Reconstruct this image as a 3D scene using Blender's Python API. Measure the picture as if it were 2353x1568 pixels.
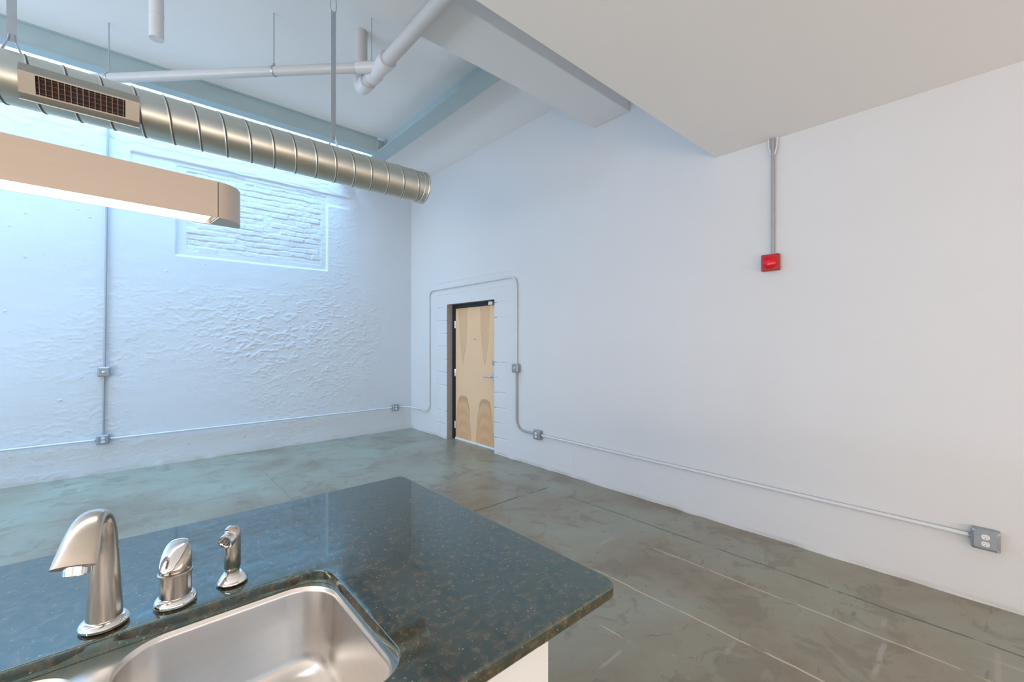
import bpy, bmesh, math, random
import numpy as np
from mathutils import Vector, Matrix
random.seed(7)
R = math.radians
for o in list(bpy.data.objects): bpy.data.objects.remove(o, do_unlink=True)
SC = bpy.context.scene
COL = SC.collection

# ------------------------------------------------------------------ camera
YAW = 41.6
cam = bpy.data.cameras.new('camera')
cam.sensor_width = 36.0
cam.lens = 988.0 / 2353.0 * 36.0
cam.shift_y = 1.0 / 2353.0
cam.clip_start = 0.02
camo = bpy.data.objects.new('camera', cam)
camo.location = (0, 0, 1.5)
camo.rotation_euler = (R(90), 0, R(-YAW))
COL.objects.link(camo)
SC.camera = camo
# ------------------------------------------------------------------ world + lights + exposure
w = bpy.data.worlds.new('world'); SC.world = w; w.use_nodes = True
w.node_tree.nodes['Background'].inputs[0].default_value = (0.55, 0.75, 1.0, 1)
w.node_tree.nodes['Background'].inputs[1].default_value = 0.6
SC.view_settings.view_transform = 'Standard'
SC.view_settings.look = 'None'
SC.view_settings.gamma = 1.0
SC.view_settings.use_curve_mapping = False
SC.view_settings.exposure = 0.57

def area(name, loc, rot, sx, sy, power, color):
    l = bpy.data.lights.new(name, 'AREA'); l.shape = 'RECTANGLE'
    l.size = sx; l.size_y = sy; l.energy = power; l.color = color
    o = bpy.data.objects.new(name, l); o.location = loc; o.rotation_euler = rot
    COL.objects.link(o); return o
# daylight falling through the roof light along the back wall
sl = area('skylight_daylight', (-1.2, 6.08, 4.93), (0, 0, 0), 7.4, 1.0, 84, (0.10, 0.48, 1.0))
sl.data.spread = R(100)
# warm fill lights added out of view, tipped up towards the ceiling
area('kitchen_warm_fill', (-5.9, -1.0, 1.25), (R(103), 0, R(-90)), 4.4, 1.8, 145, (1.0, 0.84, 0.71))
area('front_warm_fill', (0.2, -3.42, 1.3), (R(104), 0, 0), 5.0, 1.8, 84, (1.0, 0.86, 0.77))  # second added fill, behind the camera, no opening in that wall
# pale blue fill added at left, aimed up to brighten the tall ceiling
area('tall_bay_fill', (-5.9, 3.3, 1.2), (R(162), 0, R(-90)), 3.6, 2.2, 355, (0.46, 0.66, 0.94))

# ------------------------------------------------------------------ helpers
def link(name, me, mats, parent=None, smooth=None):
    o = bpy.data.objects.new(name, me)
    for m in (mats if isinstance(mats, (list, tuple)) else [mats]): me.materials.append(m)
    COL.objects.link(o)
    if parent is not None: o.parent = parent
    if smooth is not None:
        me.polygons.foreach_set('use_smooth', [True] * len(me.polygons))
        if smooth < 180:
            bm = bmesh.new(); bm.from_mesh(me)
            for e in bm.edges:
                if len(e.link_faces) == 2 and e.calc_face_angle(0) > R(smooth): e.smooth = False
            bm.to_mesh(me); bm.free()
    return o

def obj(name, bm, mat, parent=None, smooth=None, recalc=True):
    if recalc: bmesh.ops.recalc_face_normals(bm, faces=bm.faces)
    me = bpy.data.meshes.new(name); bm.to_mesh(me); bm.free()
    return link(name, me, mat, parent, smooth)

def tag(o, label=None, cat=None, group=None, kind=None):
    if label: o['label'] = label
    if cat: o['category'] = cat
    if group: o['group'] = group
    if kind: o['kind'] = kind
    return o

def empty(name, loc, label=None, cat=None, group=None, kind=None, rz=0):
    o = bpy.data.objects.new(name, None); o.empty_display_size = 0.05
    o.location = loc; o.rotation_euler = (0, 0, rz); COL.objects.link(o)
    return tag(o, label, cat, group, kind)

def box(bm, x0, x1, y0, y1, z0, z1, bevel=0, M=None, seg=2):
    vs = [bm.verts.new((x, y, z)) for x in (x0, x1) for y in (y0, y1) for z in (z0, z1)]
    fs = [bm.faces.new([vs[i] for i in q]) for q in ((0,1,3,2),(4,6,7,5),(0,4,5,1),(2,3,7,6),(0,2,6,4),(1,5,7,3))]
    bmesh.ops.recalc_face_normals(bm, faces=fs)
    geo = vs
    if bevel:
        es = list({e for f in fs for e in f.edges})
        r = bmesh.ops.bevel(bm, geom=es, offset=bevel, segments=seg, affect='EDGES', profile=0.5)
        geo = list({v for f in r['faces'] for v in f.verts} | {v for v in vs if v.is_valid})
    if M is not None: bmesh.ops.transform(bm, matrix=M, verts=[v for v in geo if v.is_valid])

def boxo(name, mat, dims, parent=None, bevel=0):
    bm = bmesh.new(); box(bm, *dims, bevel=bevel)
    return obj(name, bm, mat, parent)

def tube(bm, pts, rad, n=16, caps=True, up=None):
    """swept tube; rad = number, list, or list of (a, b) half axes"""
    P = [Vector(p) for p in pts]; m = len(P)
    T = [(P[min(i+1, m-1)] - P[max(i-1, 0)]).normalized() for i in range(m)]
    ref = Vector(up) if up else (Vector((0,0,1)) if abs(T[0].z) < 0.9 else Vector((1,0,0)))
    N = (ref - T[0] * ref.dot(T[0])).normalized(); rings = []
    for i in range(m):
        N = (N - T[i] * N.dot(T[i])).normalized(); B = T[i].cross(N)
        r = rad[i] if isinstance(rad, (list, tuple)) else rad
        a, b = r if isinstance(r, (list, tuple)) else (r, r)
        rings.append([bm.verts.new(P[i] + N * (a * math.cos(2*math.pi*k/n)) + B * (b * math.sin(2*math.pi*k/n))) for k in range(n)])
    for i in range(m-1):
        for k in range(n):
            bm.faces.new((rings[i][k], rings[i][(k+1) % n], rings[i+1][(k+1) % n], rings[i+1][k]))
    if caps:
        bm.faces.new(rings[0][::-1]); bm.faces.new(rings[-1])
    return rings

def lathe(bm, prof, n=32, M=None):
    """profile [(r, z)...] revolved about z; r = 0 closes"""
    rings = []; allv = []
    for r, z in prof:
        if r < 1e-6: rings.append([bm.verts.new((0, 0, z))])
        else: rings.append([bm.verts.new((r*math.cos(2*math.pi*k/n), r*math.sin(2*math.pi*k/n), z)) for k in range(n)])
        allv += rings[-1]
    for a, b in zip(rings, rings[1:]):
        for k in range(n):
            k2 = (k+1) % n
            if len(a) == 1 and len(b) == 1: continue
            if len(a) == 1: bm.faces.new((a[0], b[k], b[k2]))
            elif len(b) == 1: bm.faces.new((a[k], a[k2], b[0]))
            else: bm.faces.new((a[k], a[k2], b[k2], b[k]))
    if M is not None: bmesh.ops.transform(bm, matrix=M, verts=allv)

def round_path(pts, r, n=8):
    """polyline with filleted corners"""
    P = [Vector(p) for p in pts]; out = [P[0]]
    for i in range(1, len(P)-1):
        a = (P[i-1]-P[i]); b = (P[i+1]-P[i])
        ang = a.angle(b); d = min(r / math.tan(ang/2), a.length*0.49, b.length*0.49)
        p0 = P[i] + a.normalized()*d; p1 = P[i] + b.normalized()*d
        for k in range(n+1):
            t = k/n
            out.append((1-t)**2*p0 + 2*t*(1-t)*P[i] + t*t*p1)
    out.append(P[-1]); return out

def frame_to(a, b):
    """matrix taking local z to direction a->b at a"""
    d = (Vector(b)-Vector(a)).normalized()
    return Matrix.Translation(a) @ d.to_track_quat('Z', 'Y').to_matrix().to_4x4()

def rrect(x0, x1, y0, y1, r, n=8):
    pts = []
    for cx, cy, a0 in ((x1-r, y1-r, 0), (x0+r, y1-r, 90), (x0+r, y0+r, 180), (x1-r, y0+r, 270)):
        for k in range(n+1):
            a = R(a0 + 90*k/n); pts.append((cx + r*math.cos(a), cy + r*math.sin(a)))
    return pts

# ------------------------------------------------------------------ materials
class NT:
    def __init__(s, name):
        s.m = bpy.data.materials.new(name); s.m.use_nodes = True
        s.t = s.m.node_tree; s.b = s.t.nodes['Principled BSDF']
    def n(s, typ, **kw):
        x = s.t.nodes.new('ShaderNode' + typ)
        for k, v in kw.items():
            if k in ('operation', 'data_type', 'blend_type', 'noise_dimensions', 'feature', 'clamp', 'interpolation_type', 'wave_type', 'bands_direction', 'use_clamp', 'distance'): setattr(x, k, v)
        return x
    def l(s, a, b): s.t.links.new(a, b)
    def val(s, x, sock):
        if isinstance(x, (int, float)): sock.default_value = x
        else: s.l(x, sock)
    def math(s, op, a, b=None, c=None, clamp=False):
        x = s.n('Math', operation=op, use_clamp=clamp)
        for i, v in enumerate((a, b, c)):
            if v is not None: s.val(v, x.inputs[i])
        return x.outputs[0]
    def noise(s, vec, scale, detail=4, rough=0.55, dist=0.0):
        x = s.n('TexNoise'); s.l(vec, x.inputs['Vector'])
        x.inputs['Scale'].default_value = scale; x.inputs['Detail'].default_value = detail
        x.inputs['Roughness'].default_value = rough; x.inputs['Distortion'].default_value = dist
        return x.outputs['Fac']
    def coord(s, scale=(1,1,1)):
        tc = s.n('TexCoord'); mp = s.n('Mapping'); s.l(tc.outputs['Object'], mp.inputs[0])
        mp.inputs['Scale'].default_value = scale; return mp.outputs[0]
    def sep(s):
        tc = s.n('TexCoord'); x = s.n('SeparateXYZ'); s.l(tc.outputs['Object'], x.inputs[0]); return x.outputs
    def ramp(s, fac, stops):
        x = s.n('ValToRGB'); s.l(fac, x.inputs[0]); e = x.color_ramp.elements
        while len(e) < len(stops): e.new(0.5)
        for el, (p, c) in zip(e, stops):
            el.position = p; el.color = (c, c, c, 1) if isinstance(c, (int, float)) else (*c, 1)
        return x.outputs[0]
    def mix(s, fac, a, b):
        x = s.n('Mix', data_type='RGBA')
        s.val(fac, x.inputs[0])
        for v, i in ((a, 6), (b, 7)):
            if isinstance(v, tuple): x.inputs[i].default_value = (*v, 1)
            else: s.l(v, x.inputs[i])
        return x.outputs[2]
    def smooth(s, v, a, b, lo=0.0, hi=1.0):
        x = s.n('MapRange', interpolation_type='SMOOTHSTEP')
        s.val(v, x.inputs[0]); x.inputs[1].default_value = a; x.inputs[2].default_value = b
        x.inputs[3].default_value = lo; x.inputs[4].default_value = hi
        return x.outputs[0]
    def bump(s, h, strength, dist):
        x = s.n('Bump'); x.inputs['Strength'].default_value = strength; x.inputs['Distance'].default_value = dist
        s.l(h, x.inputs['Height']); s.l(x.outputs[0], s.b.inputs['Normal'])
    def set(s, **kw):
        for k, v in kw.items():
            i = s.b.inputs[k.replace('_', ' ')]
            if isinstance(v, (int, float)): i.default_value = v
            elif isinstance(v, tuple): i.default_value = (*v, 1) if len(v) == 3 else v
            else: s.l(v, i)
        return s.m

def plain(name, col, rough=0.5, metal=0.0, var=0.06, scale=12, bumpd=0.0, **kw):
    t = NT(name); c = t.coord(); f = t.noise(c, scale, 3)
    a = tuple(max(0, x*(1-var)) for x in col); b = tuple(min(1, x*(1+var)) for x in col)
    t.set(Base_Color=t.mix(f, a, b), Roughness=rough, Metallic=metal, **kw)
    if bumpd: t.bump(t.noise(c, scale*6, 4), 0.5, bumpd)
    return t.m

def wall_paint(name, col, bd):
    t = NT(name); c = t.coord()
    f = t.noise(c, 1.3, 4); g = t.noise(c, 14, 3)
    base = t.mix(f, tuple(x*0.965 for x in col), col)
    t.set(Base_Color=base, Roughness=0.75)
    h = t.math('ADD', t.noise(c, 9, 5), t.math('MULTIPLY', t.noise(c, 60, 3), 0.35))
    t.bump(h, 0.5, bd)
    return t.m

M_WALL = wall_paint('white_wall_paint', (0.74, 0.73, 0.725), 0.004)
M_BACK = wall_paint('painted_plaster_and_brick', (0.68, 0.73, 0.77), 0.002)  # white wall; some blue of the skylight wash is mixed into its colour
M_CEIL = wall_paint('ceiling_paint', (0.93, 0.90, 0.86), 0.002)
M_GALV = None

def brushed(name, col, rough, metal=1.0, stretch=(40, 40, 1), amt=0.25):
    t = NT(name); c = t.coord(stretch)
    f = t.noise(c, 8, 3)
    r = t.math('ADD', rough - amt*0.25, t.math('MULTIPLY', f, amt*0.5))
    t.set(Base_Color=t.mix(f, tuple(x*0.92 for x in col), col), Roughness=r, Metallic=metal)
    return t.m
M_NICKEL = brushed('brushed_nickel', (0.66, 0.60, 0.53), 0.24)
M_CHROME = plain('chrome', (0.86, 0.86, 0.87), 0.08, 1.0, 0.02)
M_STEEL = brushed('sink_steel', (0.90, 0.87, 0.84), 0.30, stretch=(1, 8, 8), amt=0.05)
M_DUCT = brushed('galvanised_duct', (0.74, 0.71, 0.62), 0.38, stretch=(1, 6, 6), amt=0.1)
M_SEAM = plain('shaded_crimped_seam', (0.17, 0.15, 0.12), 0.5, 0.5, 0.2, 40)  # dark tone stands in for ridge shadow along the crimped seam
M_GALV = plain('galvanised_steel', (0.55, 0.57, 0.58), 0.38, 0.85, 0.1, 40)
M_BEAM = plain('painted_steel_beam', (0.42, 0.52, 0.52), 0.5, 0.0, 0.06, 6, 0.001)
M_PVC = plain('white_pvc', (0.62, 0.58, 0.54), 0.35, 0.0, 0.05, 5)
M_PVCJ = plain('pvc_fitting', (0.72, 0.69, 0.67), 0.3, 0.0, 0.03, 5)
M_DARK = plain('dark_gap', (0.03, 0.035, 0.04), 0.6)
M_EMT = plain('painted_conduit', (0.72, 0.73, 0.74), 0.4, 0.0, 0.06, 30)
M_EMTG = plain('weathered_conduit', (0.38, 0.40, 0.41), 0.45, 0.2, 0.08, 30)
M_BOX = plain('grey_junction_box', (0.33, 0.36, 0.39), 0.42, 0.35, 0.1, 40)
M_RECEP = plain('white_receptacle', (0.82, 0.82, 0.80), 0.35)
M_CAB = plain('white_cabinet_paint', (0.84, 0.86, 0.86), 0.4, 0.0, 0.02)
M_RED = plain('red_plastic', (0.42, 0.012, 0.01), 0.35)
M_REDL = plain('red_lens', (0.75, 0.0, 0.012), 0.2)
M_FIXT = brushed('satin_fixture_metal', (0.62, 0.53, 0.45), 0.36, metal=0.75, stretch=(1, 20, 20), amt=0.15)
M_VENT = plain('register_metal', (0.40, 0.36, 0.30), 0.4, 0.6, 0.05, 20)
M_VENTB = plain('register_interior', (0.035, 0.012, 0.008), 0.5)
M_VANE = plain('register_vane', (0.30, 0.18, 0.13), 0.45, 0.3)
M_FRAME = plain('black_door_frame', (0.012, 0.018, 0.024), 0.5)
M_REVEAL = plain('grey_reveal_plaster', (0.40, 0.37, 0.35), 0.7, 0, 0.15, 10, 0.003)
M_DAYGAP = plain('daylight_gap_white', (0.85, 0.86, 0.86), 0.4)
M_RUBBER = plain('black_rubber', (0.02, 0.02, 0.02), 0.6)

def granite():
    t = NT('dark_speckled_granite'); c = t.coord()
    v = t.n('TexVoronoi', feature='F1'); t.l(c, v.inputs['Vector']); v.inputs['Scale'].default_value = 190
    vr = t.n('SeparateColor'); t.l(v.outputs['Color'], vr.inputs[0])
    f1 = t.noise(c, 48, 6, 0.72, 0.4); f2 = t.noise(c, 75, 4, 0.7)
    base = t.ramp(f1, [(0.30, (0.020, 0.014, 0.008)), (0.45, (0.050, 0.034, 0.018)), (0.57, (0.105, 0.064, 0.030)), (0.74, (0.20, 0.13, 0.07))])
    base = t.mix(t.smooth(f2, 0.55, 0.72), base, (0.045, 0.042, 0.035))
    sp = t.math('MULTIPLY', t.smooth(vr.outputs[0], 0.965, 0.985), t.smooth(v.outputs['Distance'], 0.5, 0.2))
    base = t.mix(t.math('MULTIPLY', sp, 0.55), base, (0.45, 0.42, 0.36))
    t.set(Base_Color=base, Roughness=0.045, IOR=2.45)
    t.b.inputs['Specular Tint'].default_value = (0.48, 0.86, 0.89, 1)
    return t.m
M_GRAN = granite()

def floor_mat():
    t = NT('worn_painted_concrete'); c = t.coord(); x, y, z = t.sep()
    n1 = t.noise(c, 1.1, 6, 0.62, 0.4); n2 = t.noise(c, 3.3, 6, 0.65, 0.8); n3 = t.noise(c, 16, 5, 0.7)
    base = t.ramp(n1, [(0.32, (0.23, 0.175, 0.115)), (0.47, (0.29, 0.255, 0.18)), (0.60, (0.31, 0.310, 0.235)), (0.75, (0.35, 0.365, 0.29))])
    base = t.mix(t.math('MULTIPLY', t.smooth(n2, 0.54, 0.60), 0.52), base, (0.20, 0.162, 0.112))
    base = t.mix(t.math('MULTIPLY', t.smooth(n3, 0.60, 0.68), 0.40), base, (0.15, 0.135, 0.105))
    cs = t.coord((1.0, 2.2, 1)); n4 = t.noise(cs, 5.5, 5, 0.6, 1.2)
    base = t.mix(t.math('MULTIPLY', t.smooth(n4, 0.64, 0.66), 0.5), base, (0.13, 0.14, 0.12))
    n5 = t.noise(t.coord((1, 1, 1)), 26, 3, 0.5)
    base = t.mix(t.math('MULTIPLY', t.smooth(n5, 0.735, 0.76), 0.7), base, (0.45, 0.42, 0.33))
    wob = t.math('MULTIPLY', t.math('SUBTRACT', t.noise(c, 4.0, 3), 0.5), 0.035)
    brk = t.noise(c, 7.0, 3)
    def seam(base, axis, at, lo, hi, w, col, amt):
        p, q = (x, y) if axis == 'x' else (y, x)
        d = t.math('ABSOLUTE', t.math('SUBTRACT', t.math('ADD', p, wob), at))
        m = t.smooth(d, w, w*0.35)
        m = t.math('MULTIPLY', m, t.smooth(q, lo-0.04, lo+0.04)); m = t.math('MULTIPLY', m, t.smooth(q, hi+0.04, hi-0.04))
        m = t.math('MULTIPLY', m, t.smooth(brk, 0.34, 0.50)); m = t.math('MULTIPLY', m, amt)
        return t.mix(m, base, col)
    LT = (0.62, 0.55, 0.40); DK = (0.035, 0.033, 0.03); PL = (0.40, 0.36, 0.30)
    for a in (('x', 2.285, -1.0, 1.75, 0.0075, LT, 1.0), ('x', 2.84, -1.0, 1.65, 0.0075, LT, 0.95),
              ('x', 3.175, -1.0, 2.75, 0.011, DK, 0.75), ('y', 3.055, 2.15, 3.2, 0.016, DK, 0.85),
              ('y', 3.805, 2.3, 3.08, 0.016, PL, 0.6), ('y', 1.945, 2.58, 2.82, 0.022, PL, 0.8),
              ('y', 1.207, 1.62, 1.87, 0.013, PL, 0.9), ('x', 1.857, 1.2, 1.38, 0.007, LT, 0.9),
              ('y', 0.87, 2.15, 2.25, 0.015, PL, 0.9), ('y', 0.37, 2.50, 2.80, 0.015, PL, 0.9),
              ('y', 0.40, 2.95, 3.07, 0.015, PL, 0.8), ('y', -0.005, 2.80, 3.12, 0.016, PL, 0.9), ('x', 3.035, -0.1, 0.05, 0.02, PL, 0.9),
              ('x', 1.15, 3.2, 5.6, 0.010, DK, 0.3), ('y', 4.95, 0.0, 3.1, 0.014, DK, 0.3)):
        base = seam(base, *a)
    t.set(Base_Color=base, Roughness=t.math('ADD', 0.20, t.math('MULTIPLY', n2, 0.26)), IOR=1.7)
    t.bump(t.math('ADD', n3, t.math('MULTIPLY', n2, 1.5)), 0.35, 0.004)
    return t.m
M_FLOOR = floor_mat()

def veneer():
    # birch veneer, two book-matched leaves; local y across the leaf (0..1), z up
    t = NT('birch_veneer'); x, y, z = t.sep(); c = t.coord((30, 30, 1.2))
    wv = t.math('MULTIPLY', t.math('SUBTRACT', t.noise(t.coord((1, 3, 1.5)), 3, 3), 0.5), 0.09)
    yy = t.math('ADD', y, wv)
    g = t.noise(c, 3, 5, 0.6)
    base = t.mix(g, (0.82, 0.52, 0.29), (0.96, 0.66, 0.40))
    for yc in (0.815, 0.285):
        d = t.math('ABSOLUTE', t.math('SUBTRACT', yy, yc))
        # arch at the foot
        d2 = t.math('MULTIPLY', d, d); top = t.math('SUBTRACT', 0.68, t.math('MULTIPLY', t.math('MULTIPLY', d2, d2), 330.0))
        e = t.math('SUBTRACT', top, z)
        fill = t.smooth(e, 0.0, 0.10); edge = t.math('MULTIPLY', t.smooth(e, -0.008, 0.01), t.smooth(e, 0.10, 0.03))
        ring = t.math('MULTIPLY', t.math('ADD', t.math('SINE', t.math('MULTIPLY', e, 34.0)), 1.0), 0.10)
        side = t.smooth(d, 0.215, 0.195)
        base = t.mix(t.math('MULTIPLY', t.math('MULTIPLY', fill, side), t.math('ADD', 0.40, ring)), base, (0.62, 0.30, 0.11))
        base = t.mix(t.math('MULTIPLY', t.math('MULTIPLY', edge, side), 0.55), base, (0.33, 0.20, 0.11))
        # long wedge coming down from the head
        wd = t.math('MULTIPLY', t.math('SUBTRACT', z, 1.16), 0.22)
        wd = t.math('MINIMUM', wd, t.math('ADD', 0.075, t.math('MULTIPLY', t.math('SUBTRACT', z, 1.5), 0.07)))
        q = t.math('SUBTRACT', wd, d)
        base = t.mix(t.math('MULTIPLY', t.smooth(q, 0.0, 0.03), 0.45), base, (0.66, 0.38, 0.19))
        base = t.mix(t.math('MULTIPLY', t.math('MULTIPLY', t.smooth(q, -0.008, 0.0), t.smooth(q, 0.016, 0.004)), 0.5), base, (0.42, 0.23, 0.11))
    t.set(Base_Color=base, Roughness=0.45)
    return t.m
M_DOOR = veneer()

def glow(name, col, strength):
    t = NT(name); t.set(Base_Color=(0.9, 0.9, 0.88), Emission_Color=col, Emission_Strength=strength); return t.m
M_LIT = glow('lit_acrylic_diffuser', (1.0, 0.90, 0.80), 7.0)
M_SKY = glow('bright_sky_glazing', (0.80, 0.92, 1.0), 1.6)

# ------------------------------------------------------------------ structure
XR, YB, XL, YF = 3.64, 6.73, -6.0, -3.5
ZL, ZH, ZT = 3.03, 4.17, 4.98
YS, YO, XO = 1.548, 5.54, 2.63      # low slab edge, roof opening near side, roof opening right side

def st(name, bm, mat, smooth=None, parent=None):
    o = obj(name, bm, mat, parent, smooth); o['kind'] = 'structure' if parent is None else None
    if parent is not None: del o['kind']
    return o
bm = bmesh.new(); box(bm, XL-0.2, XR+0.5, YF-0.2, YB+0.2, -0.2, 0); st('floor', bm, M_FLOOR)
bm = bmesh.new()
box(bm, XL-0.2, XR+0.3, YF-0.2, YS, ZL, ZH+0.3)                      # low slab
box(bm, XL-0.2, XR+0.3, YS, YO, ZH, ZT)                              # tall bay
box(bm, XO, XR+0.3, YO, YB+0.2, ZH, ZT)
st('ceiling', bm, M_CEIL)
bm = bmesh.new(); box(bm, XL, XR, 2.367, 2.803, 3.735, ZH, bevel=0.006, seg=1)
tb = st('trim_1', bm, M_CEIL)

def vnoise(X, Z, sx, sz, seed):
    """smooth value noise on arrays"""
    rs = np.random.RandomState(seed); G = rs.rand(256, 256)
    u = X/sx + 40.3; v = Z/sz + 17.7
    i = np.floor(u).astype(int); j = np.floor(v).astype(int); fu = u-i; fv = v-j
    fu = fu*fu*(3-2*fu); fv = fv*fv*(3-2*fv)
    g = lambda a, b: G[a % 256, b % 256]
    return (g(i, j)*(1-fu)*(1-fv) + g(i+1, j)*fu*(1-fv) + g(i, j+1)*(1-fu)*fv + g(i+1, j+1)*fu*fv)
def sst(a, b, t):
    q = np.clip((t-a)/(b-a), 0, 1); return q*q*(3-2*q)

def grid_mesh(name, A, B, fn, keep=None):
    """A, B coordinate arrays; fn(Agrid, Bgrid) -> (n, 3) vertices"""
    a, b = np.meshgrid(A, B, indexing='ij'); V = fn(a, b)
    na, nb = len(A), len(B)
    i, j = np.meshgrid(np.arange(na-1), np.arange(nb-1), indexing='ij')
    if keep is not None:
        k = keep(0.5*(A[i]+A[i+1]), 0.5*(B[j]+B[j+1])); i = i[k]; j = j[k]
    i = i.ravel(); j = j.ravel()
    F = np.stack([i*nb+j, (i+1)*nb+j, (i+1)*nb+j+1, i*nb+j+1], 1)
    me = bpy.data.meshes.new(name)
    me.vertices.add(na*nb); me.vertices.foreach_set('co', V.reshape(-1).astype(np.float32))
    me.loops.add(F.size); me.loops.foreach_set('vertex_index', F.ravel().astype(np.int32))
    me.polygons.add(len(F)); me.polygons.foreach_set('loop_start', (np.arange(len(F))*4).astype(np.int32))
    me.polygons.foreach_set('loop_total', np.full(len(F), 4, np.int32))
    me.update(); me.validate()
    me.polygons.foreach_set('use_smooth', [True]*len(me.polygons))
    return me

# back wall: rough plaster over brick with a blocked-up window (real relief)
def back_fn(X, Z):
    h = (vnoise(X, Z, 0.5, 0.4, 1)-0.5)*0.006 + (vnoise(X, Z, 0.16, 0.09, 2)-0.5)*0.0016
    fade = sst(3.55, 2.6, X)
    rough = sst(0.35, 0.65, vnoise(X, Z, 0.9, 0.6, 3)) * fade
    mid = np.exp(-((Z-1.55)/0.55)**2) * sst(0.2, 1.4, X) * fade
    ch = vnoise(X+0.02*vnoise(X, Z, 0.03, 0.03, 9), Z, 0.075, 0.034, 4) * 0.5 + vnoise(X, Z, 0.032, 0.018, 5)*0.5
    h -= (0.03 + 0.14*rough + 0.32*mid) * 0.0115 * sst(0.58, 0.66, ch)
    h += (vnoise(X, Z, 0.022, 0.014, 6)-0.5)*0.0010*(0.2+rough+mid)
    spk = vnoise(X, Z, 0.028, 0.022, 12); h -= 0.010*sst(0.975, 0.995, spk)
    # blocked-up window: T-shaped recess, then brick courses
    wob = (vnoise(X, Z, 0.2, 0.2, 7)-0.5)*0.016
    e = 0.009
    nich = sst(0.425-e, 0.425+e, X+wob)*sst(2.232+e, 2.232-e, X)*sst(2.572-e, 2.572+e, Z+wob*0.6)*sst(3.70, 3.68, Z)
    lint = sst(0.012-e, 0.012+e, X+wob)*sst(2.60+0.1, 2.45, X)*sst(3.55, 3.60, Z)*sst(3.735+e, 3.735-e, Z+wob)
    d1 = np.maximum(0.026*nich, 0.018*lint)
    bx = (X > 0.524) & (X < 2.156) & (Z > 2.640) & (Z < 3.70)
    zz = Z + (vnoise(X, Z, 0.12, 0.1, 8)-0.5)*0.020; row = np.floor((zz-2.635)/0.0765).astype(int)
    xx = X + (row % 2)*0.105 + (vnoise(X, Z, 0.1, 0.1, 10)-0.5)*0.014; colm = np.floor(xx/0.212).astype(int)
    fz = (zz-2.635)/0.0765 - row; fx = xx/0.212 - colm
    RG = np.random.RandomState(5).rand(64, 64); br = RG[row % 64, colm % 64]
    vis = sst(0.35, 0.5, RG[(row+7) % 64, (colm+3) % 64])
    mort = np.maximum(1-sst(0.0, 0.16, fz)*sst(1.0, 0.86, fz), (1-sst(0, 0.05, fx)*sst(1, 0.95, fx))*vis*0.7)
    smear = sst(0.3, 0.6, vnoise(X, Z, 0.25, 0.06, 11))
    bh = 0.007 + 0.010*mort*(0.35+0.65*smear) - 0.010*br + 0.004*(vnoise(X, Z, 0.03, 0.02, 13)-0.5)
    edge = sst(0.524, 0.545, X)*sst(2.156, 2.140, X)*sst(2.640, 2.655, Z)
    d1 = np.where(bx, d1 + bh*edge, d1)
    pl = sst(3.735, 3.76, Z)*sst(3.0, 2.4, X)*sst(0.45, 0.6, vnoise(X, Z, 0.16, 0.035, 14)); d1 = d1 - 0.004*pl
    # rough foot along the slab
    foot = sst(0.05, 0.0, Z)*(vnoise(X, Z, 0.1, 0.1, 15)-0.3)*0.012
    Y = YB + h + d1 + foot - 0.002
    return np.stack([X, Y, Z], -1)
A = np.concatenate([np.arange(XL, -1.3, 0.15), np.arange(-1.3, 3.60, 0.010), [3.60, 3.64]])
B = np.concatenate([np.arange(0, 4.17, 0.009), np.arange(4.17, ZT+0.001, 0.135)])
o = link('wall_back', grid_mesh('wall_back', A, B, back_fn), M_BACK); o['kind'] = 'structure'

# right wall: smooth paint, block infill around the doorway, door opening left open
DY0, DY1, DZ = 4.455, 5.606, 2.066
def right_fn(Yg, Z):
    h = (vnoise(Yg, Z, 0.9, 0.7, 21)-0.5)*0.010 + (vnoise(Yg, Z, 0.2, 0.14, 22)-0.5)*0.003
    near = np.minimum(np.minimum(np.abs(Yg-DY0), np.abs(Yg-DY1)) + 0*Z, 9)
    h = h*sst(0.0, 0.15, near)
    inb = (Yg > 4.172) & (Yg < 5.895) & (Z < 2.40)
    zz = (Z-0.02)/0.2; fz = np.abs(zz-np.round(zz))*0.2
    keepm = sst(4.17, 4.24, Yg)*sst(0.30, 0.45, vnoise(Yg, Z, 0.12, 0.1, 23))
    g = sst(0.009, 0.003, fz)*inb*keepm*0.011
    row = np.floor(zz).astype(int); vy = (Yg + (row % 2)*0.2)/0.4; fv = np.abs(vy-np.round(vy))*0.4
    g = np.maximum(g, sst(0.008, 0.003, fv)*inb*0.0015)
    out = sst(0.010, 0.003, np.abs(Yg-5.893))*(Z < 2.40)*0.010
    out = np.maximum(out, sst(0.009, 0.003, np.abs(Z-2.398-(Yg-5.9)*-0.004))*(Yg > 4.16)*(Yg < 5.9)*0.010)
    foot = sst(0.035, 0.0, Z)*(vnoise(Yg, Z, 0.13, 0.1, 25)-0.25)*0.02*sst(0.0, 0.1, near)
    X = XR + h + g + out + foot
    # thin vertical plaster crack and an old repair mark
    X = X + sst(0.006, 0.002, np.abs(Yg-3.085))*0.004*(Z < 0.3)
    return np.stack([X, Yg, Z], -1)
A = np.unique(np.round(np.concatenate([np.arange(YF, -0.6, 0.1), np.arange(-0.6, 4.15, 0.03), [3.076, 3.082, 3.085, 3.088, 3.094], np.arange(4.15, 5.93, 0.006), np.arange(5.93, YB, 0.03), [DY0, DY1, YB]]), 4))
B = np.unique(np.round(np.concatenate([np.arange(0, 0.1, 0.01), np.arange(0.1, 2.5, 0.008), np.arange(2.5, ZT, 0.06), [DZ, ZT]]), 4))
o = link('wall_right', grid_mesh('wall_right', A, B, right_fn, lambda a, b: ~((a > DY0) & (a < DY1) & (b < DZ))), M_WALL); o['kind'] = 'structure'
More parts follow.
